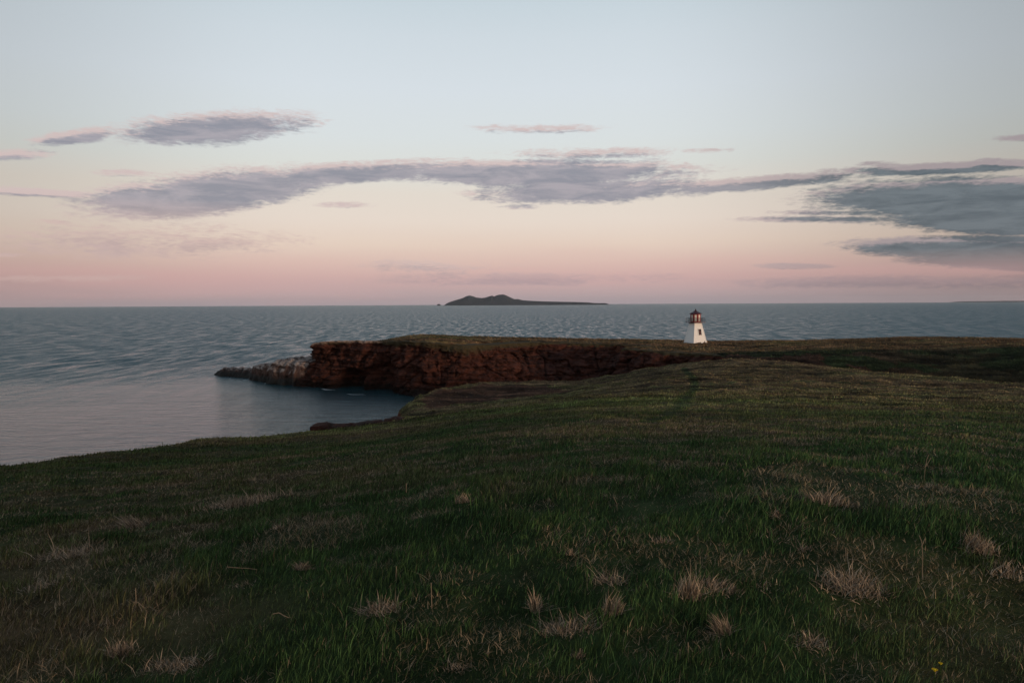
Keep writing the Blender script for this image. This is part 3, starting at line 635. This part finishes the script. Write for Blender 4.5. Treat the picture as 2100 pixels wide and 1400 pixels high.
TU = [(500,1035,170,30,'long bright band of dead standing grass on the left slope, upper middle left','up'),
 (275,1082,40,40,'narrow upright dead tuft below left of the long straw band','up'),
 (150,1140,110,40,'wide flattened dead mat near the left edge of the meadow','mound'),
 (85,1205,80,24,'low dead mat touching the left edge, below the wide flattened mat','mound'),
 (372,1100,44,20,'small rounded dead clump below the long straw band','mound'),
 (625,1168,32,44,'pointed upright dead tuft standing alone left of centre','up'),
 (492,1205,46,26,'small round straw clump under a fallen horizontal stalk','mound'),
 (775,1255,84,44,'bright domed clump of dead grass in the lower left centre','mound'),
 (357,1372,100,42,'large arching heap of dead grass at the bottom left','mound'),
 (250,1340,50,36,'pale tuft just up left of the large arching bottom heap','up'),
 (950,1030,28,30,'upright dead tuft near the middle of the meadow','up'),
 (1176,1140,20,34,'little pointed dead tuft right of the meadow centre','up'),
 (1358,1115,38,22,'small round pale clump, left of a similar pair upslope on the right','mound'),
 (1612,1110,52,26,'broad pale clump, upper left one of a close pair on the right','mound'),
 (1655,1128,40,26,'narrower pale clump, lower right one of a close pair on the right','mound'),
 (1697,1032,52,44,'tall brown pointed tuft high on the right meadow slope','up'),
 (1590,1062,36,28,'small leaning dead tuft left below the tall brown pointed one','mound'),
 (1250,1195,70,36,'sprawling dead clump in the lower centre right','mound'),
 (1410,1225,52,60,'tallest pointed straw tuft of the lower right meadow','up'),
 (1475,1210,80,36,'long fringe of dead grass joined to the right of the tallest pointed tuft','up'),
 (1105,1250,30,50,'bright upright plume at the left end of a trail of dead grass','up'),
 (1170,1290,110,44,'matted dark reddish dead grass mound in the trail below centre','mound'),
 (1260,1260,44,54,'leaning straw bundle hanging over green grass right of the reddish mound','up'),
 (1570,1205,50,24,'small dead clump right of the long fringe','mound'),
 (1745,1210,120,56,'large loose straw patch in the lower right','mound'),
 (2010,1130,54,50,'dead tuft near the right edge halfway down the meadow','up'),
 (2075,1180,70,30,'straw fringe touching the right edge of the meadow','up'),
 (1480,1300,34,60,'upright bleached stalk tuft at the bottom right of centre','up'),
 (1655,1325,72,36,'rounded dead clump close to the bottom on the right','mound'),
 (865,1060,36,18,'faint low dead clump left of the upright middle tuft','mound'),
 (560,1085,30,20,'tiny pale clump at the right end below the long straw band','mound'),
 (940,1372,60,28,'low dead clump at the very bottom near the centre','mound'),
 (1185,1345,34,30,'short pale clump under the reddish mound near the bottom','up'),
 (760,990,26,10,'thin dead wisp just below the top of the green slope, left of centre','up'),
 (1880,1000,60,12,'thin straw wisp beside the foot of the forked stem upper right','mound'),
 (1760,1040,46,16,'low brown wisp right of the tall brown pointed tuft','mound')]
TC = []
for a in TU:
    g_ = ground(a[0], a[1]); TC.append((g_.x, g_.y, a[2]/2*g_.y/F))
def tuftmask(x, y):
    m_ = np.zeros(len(x))
    for (cx, cy, rx) in TC: m_ = np.maximum(m_, 1.0*(((x-cx)/rx)**2+((y-cy+.06)/min(rx, .3))**2 < 1.1))
    return m_
parts = []; total = 0
bands = [(1.0,4,4500),(4,6,3800),(6,9,2500),(9,13,1400),(13,19,760),(19,28,380),(28,42,170),(42,65,70),(65,95,26),(95,130,15)]
for d0, d1, rho in bands:
    x, y = scatter(d0, d1, rho); z, s = height(x, y, True); k = s < .9; x, y, z = x[k], y[k], z[k]; n_ = len(x)
    t, dry, bk_, sh = tint(x, y); dd = np.hypot(x, y)
    k = (rng.random(n_) > sh*.9) & (rng.random(n_) > tuftmask(x, y)*.75); x, y, z, t, dry, dd = (q_[k] for q_ in (x, y, z, t, dry, dd)); n_ = len(x)
    pd = [np.interp(seg_d(x, y, P_), [0, wd_], [.35, 1]) for P_, wd_ in PATHS] if d1 > 20 else []
    hg = (.032+.070*rng.random(n_))*(.35+1.3*fbm(x*1.6+2, y*1.6, o=3))+.10*(rng.random(n_) < .03)*rng.random(n_); hg *= (1+.45*sst(10, 60, dd))
    for q_ in pd: hg *= q_
    pn = fbm(x*1.1+50, y*1.9, o=4); pat = sst(.55, .63, pn)*(1-sst(35, 60, dd))
    pat = np.maximum(pat, sst(.60, .68, fbm(x*3.1+20, y*4.2+7, o=3))*(1-sst(14, 30, dd)))
    ds = rng.random(n_) < np.clip(dry*.5+.12+.85*pat, 0, 1)
    hg = np.where(ds, hg*.8, hg)
    wd = np.maximum(.0032*(.6+.8*rng.random(n_)), .00095*dd)
    la = rng.uniform(0, 2*math.pi, n_); lm = rng.gamma(1.6, .28, n_)+np.where(ds, .5*rng.random(n_), 0); lean = np.c_[np.cos(la)*lm+.22, np.sin(la)*lm+.1]
    lean = lean*(1+1.2*pat[:, None]); r1 = rng.random(n_)[:, None]
    colg = t*(.45+1.9*r1**1.7)*np.array([1., 1.16, .95]); st_ = np.array([.30, .225, .15])*(.2+1.5*rng.random(n_)[:, None]**2)
    mixd = np.where(dd > 22, .35, .75)[:, None]
    col = np.where(ds[:, None], t*1.3*(1-mixd)+st_*mixd, colg)
    parts.append(blades(np.c_[x, y, z-.015], hg, wd, lean, col))
V_, F_, C_ = merge(parts); g1 = np_mesh('grass', V_, F_, m_blade, C_); tagp(g1, 'dark green and brown meadow grass covering the near slope', None, kind='stuff')
# grass of the headland beyond the cove
x = rng.uniform(-50, 190, 90000); y = rng.uniform(125, 215, 90000); z, s = height(x, y, True); k = (s < .2); x, y, z = x[k], y[k], z[k]; n_ = len(x)
t, dry, bk_, sh = tint(x, y); hg = .14+.22*rng.random(n_)*fbm(x*.2, y*.2, o=2)*2; la = rng.uniform(0, 6.28, n_)
V_, F_, C_ = blades(np.c_[x, y, z-.02], hg, .10+.10*rng.random(n_), np.c_[np.cos(la), np.sin(la)]*.5, t*(.7+.8*rng.random(n_)[:, None]))
g2 = np_mesh('grass', V_, F_, m_blade, C_); tagp(g2, 'brown grass fringe on the far headland around the lighthouse', None, kind='stuff')

# ------------------------------------------------------------------ tufts of dead grass, dead stems, flowers
STRAW = np.array([.62, .48, .34])
def tuft(px, py, wpx, hpx, label, style='mound', group='tufts of dead straw grass'):
    g_ = ground(px, py); d = math.hypot(g_.x, g_.y); sc_ = d/F*1.03; rx = wpx/2*sc_*.9; hh_ = hpx*sc_
    dens = int(np.clip(420*(wpx*hpx)/(60*40), 110, 1100)); a = rng.uniform(0, 6.283, dens); r_ = np.sqrt(rng.random(dens))
    nc_ = max(2, int(wpx/14)); cu = rng.uniform(-.7, .7, nc_); cw = rng.uniform(.32, .6, nc_); chh = rng.uniform(.45, 1.15, nc_); ci = rng.integers(0, nc_, dens)
    x = g_.x+np.clip(cu[ci]+rng.normal(0, 1, dens)*cw[ci], -1.2, 1.2)*rx; y = g_.y+rng.normal(0, .5, dens)*min(rx*.8, .2); z = height(x, y)
    wind = rng.uniform(-.9, .9, nc_); fl_ = rng.random(dens) < (.34 if style == 'mound' else .2); x = np.where(fl_, g_.x+rng.uniform(-1, 1, dens)*rx, x)
    z = height(x, y)
    if style == 'mound':                     # matted, hanging outwards
        hg = hh_*(1.15-.75*r_)*(.55+.6*rng.random(dens)); lm = .3+1.5*rng.random(dens)*r_+.3; la = a+rng.normal(0, .7, dens); hg = hg*chh[ci]
    else:                                    # upright tuft
        hg = hh_*(1.1-.5*r_)*(.35+.75*rng.random(dens)); lm = .12+rng.gamma(1.2, .25, dens); la = a+rng.normal(0, .8, dens); hg = hg*chh[ci]
    col = STRAW*(.12+.85*rng.random(dens)[:, None]**1.4)*np.array([1, 1, 1])
    wd_ = np.maximum(.003, .0010*d)*np.ones(dens)
    V_, F_, C_ = blades(np.c_[x, y, z-.01]-np.array([g_.x, g_.y, g_.z]), hg, wd_, np.c_[np.cos(la)*lm+wind[ci]+fl_*rng.choice([-1, 1], dens)*2.6, np.sin(la)*lm], col)
    o = np_mesh('dry_grass_tuft', V_, F_, m_blade, C_); o.location = g_; tagp(o, label, 'grass tuft', group); return o
for a in TU: tuft(a[0], a[1], a[2], a[3], a[4], a[5])
def stem(px, py0, tips, label, r=.0026, flat=False):
    """rooted where the ray through the foot pixel meets the ground; tips = list of polylines in pixels"""
    g_ = ground(px, py0); d = g_.y; bm = bmesh.new(); rr_ = max(r, .00042*d)
    for poly in tips:
        pts = [(Vector(at_y(x_, y_, d+.02*j))-g_) for j, (x_, y_) in enumerate(poly)]
        pts[0].z -= .03
        for a_, c_ in zip(pts[:-1], pts[1:]): bar(bm, a_, c_, rr_, 5); rr2 = rr_
    o = bm_obj('dead_stem', bm, m_stem); o.location = g_; tagp(o, label, 'dead stalk', 'dead stalks standing in the grass'); return o
stem(1895, 987, [[(1895,987),(1897,958),(1901,940),(1905,932)],[(1899,950),(1909,938)]], 'forked pale dead stem upslope on the right, near the field brow')
stem(1891, 1188, [[(1891,1188),(1892,1140),(1890,1110),(1885,1097)],[(1890,1110),(1897,1103)]], 'tall forked dead stem lower right, topped by a small Y')
stem(1530, 985, [[(1530,985),(1527,970),(1523,961)],[(1527,970),(1530,966)]], 'short split dead stem on the upper middle right slope')
stem(1266, 1048, [[(1266,1048),(1265,1032),(1258,1018)]], 'small kinked dead stem right of the meadow centre')
stem(277, 1256, [[(277,1256),(279,1232),(278,1205)]], 'straight pale dead stem standing lower left')
stem(305, 1248, [[(305,1248),(305,1224)]], 'short dead stem right beside the straight one lower left')
stem(886, 1252, [[(886,1252),(885,1225),(884,1194)]], 'single bright leaning stem left below the meadow centre')
stem(773, 1170, [[(773,1170),(771,1150)]], 'short bright stub of a stem left of centre')
stem(813, 1198, [[(813,1198),(812,1180),(813,1160)]], 'thin straight brown stem right of the short bright stub')
stem(1395, 1355, [[(1395,1355),(1394,1330)]], 'left upright stub of a pair near the bottom right of centre')
stem(1412, 1358, [[(1412,1358),(1411,1316)]], 'taller right upright of a pair near the bottom right of centre')
stem(1736, 1160, [[(1745,1175),(1735,1152),(1734,1122)]], 'bent slender dead stem above the large loose straw patch')
stem(1600, 1070, [[(1603,1072),(1588,1046)]], 'short diagonal pale stalk leaning left on the right slope')
stem(1040, 1352, [[(1040,1352),(1032,1335),(1014,1315)]], 'bent stem near the bottom centre left')
stem(833, 1048, [[(833,1003),(833,990)]], 'tiny upright stalk high on the slope left of centre')
def lying(pts, label):
    P = [ground(*p_)+Vector((0, 0, .085)) for p_ in pts]; g_ = P[0].copy(); bm = bmesh.new()
    Q = [P[0]]
    for a_, c_ in zip(P[:-1], P[1:]):
        for t_ in (.35, .7, 1): Q.append(a_.lerp(c_, t_)+Vector((0, rng.normal(0, .006), rng.normal(0, .007)-.03*t_)))
    for i_, (a_, c_) in enumerate(zip(Q[:-1], Q[1:])): bar(bm, a_-g_, c_-g_, .0023-.0002*i_, 5)
    o = bm_obj('fallen_stalk', bm, m_stem); o.location = g_; tagp(o, label, 'dead stalk', 'fallen stalks lying on the grass')
lying([(466,1190),(528,1188)], 'fallen straight stalk lying level above a round straw clump')
lying([(275,1262),(300,1266),(320,1270)], 'fallen stalk lying at the foot of two upright stems lower left')
lying([(560,1292),(594,1292)], 'short fallen stalk lying level at the lower left')
lying([(1740,1175),(1790,1190)], 'fallen stalk lying by the bent slender stem on the right')
for (px, py, rr_, lb) in [(1917,1375,.013,'larger yellow wildflower, the lower one of two at bottom right'),(1929,1362,.009,'smaller yellow wildflower, the upper one of two at bottom right')]:
    g_ = ground(px, py+22); e = Vector(at_y(px, py, g_.y-.02)); root = bpy.data.objects.new('yellow_flower', None); COL.objects.link(root); root.location = g_
    tagp(root, lb, 'flower', 'yellow flowers in the grass')
    bm = bmesh.new(); bar(bm, (0, 0, -.02), e-g_, .002, 6); bm_obj('stem', bm, m_gstem, root)
    bm = bmesh.new(); c_ = e-g_; cv = bm.verts.new(c_+Vector((0, 0, .003)))
    for k in range(14):
        a0 = 2*math.pi*k/14; for_ = [c_+Vector((math.cos(a0+da)*rr_*q_, math.sin(a0+da)*rr_*q_, zz)) for da, q_, zz in ((-.18, .55, .004), (-.14, 1, .010), (0, 1.1, .009), (.14, 1, .010), (.18, .55, .004))]
        vs = [bm.verts.new(v_) for v_ in for_]; bm.faces.new([cv]+vs)
    bmesh.ops.create_uvsphere(bm, u_segments=10, v_segments=6, radius=rr_*.5, matrix=Matrix.Translation(c_+Vector((0, 0, .004))))
    bm_obj('bloom', bm, m_yel, root)

# ------------------------------------------------------------------ air
bm = bmesh.new(); box(bm, -27000, 27000, -27000, 27000, -4, 215)
m_haze = bpy.data.materials.new('haze'); m_haze.use_nodes = True; hn = m_haze.node_tree; hn.nodes.clear()
pv = hn.nodes.new('ShaderNodeVolumePrincipled'); pv.inputs['Density'].default_value = 1.4e-5; pv.inputs['Color'].default_value = (.86, .90, .95, 1)
ho = hn.nodes.new('ShaderNodeOutputMaterial'); hn.links.new(pv.outputs[0], ho.inputs['Volume'])
tagp(bm_obj('haze', bm, m_haze), kind='stuff')
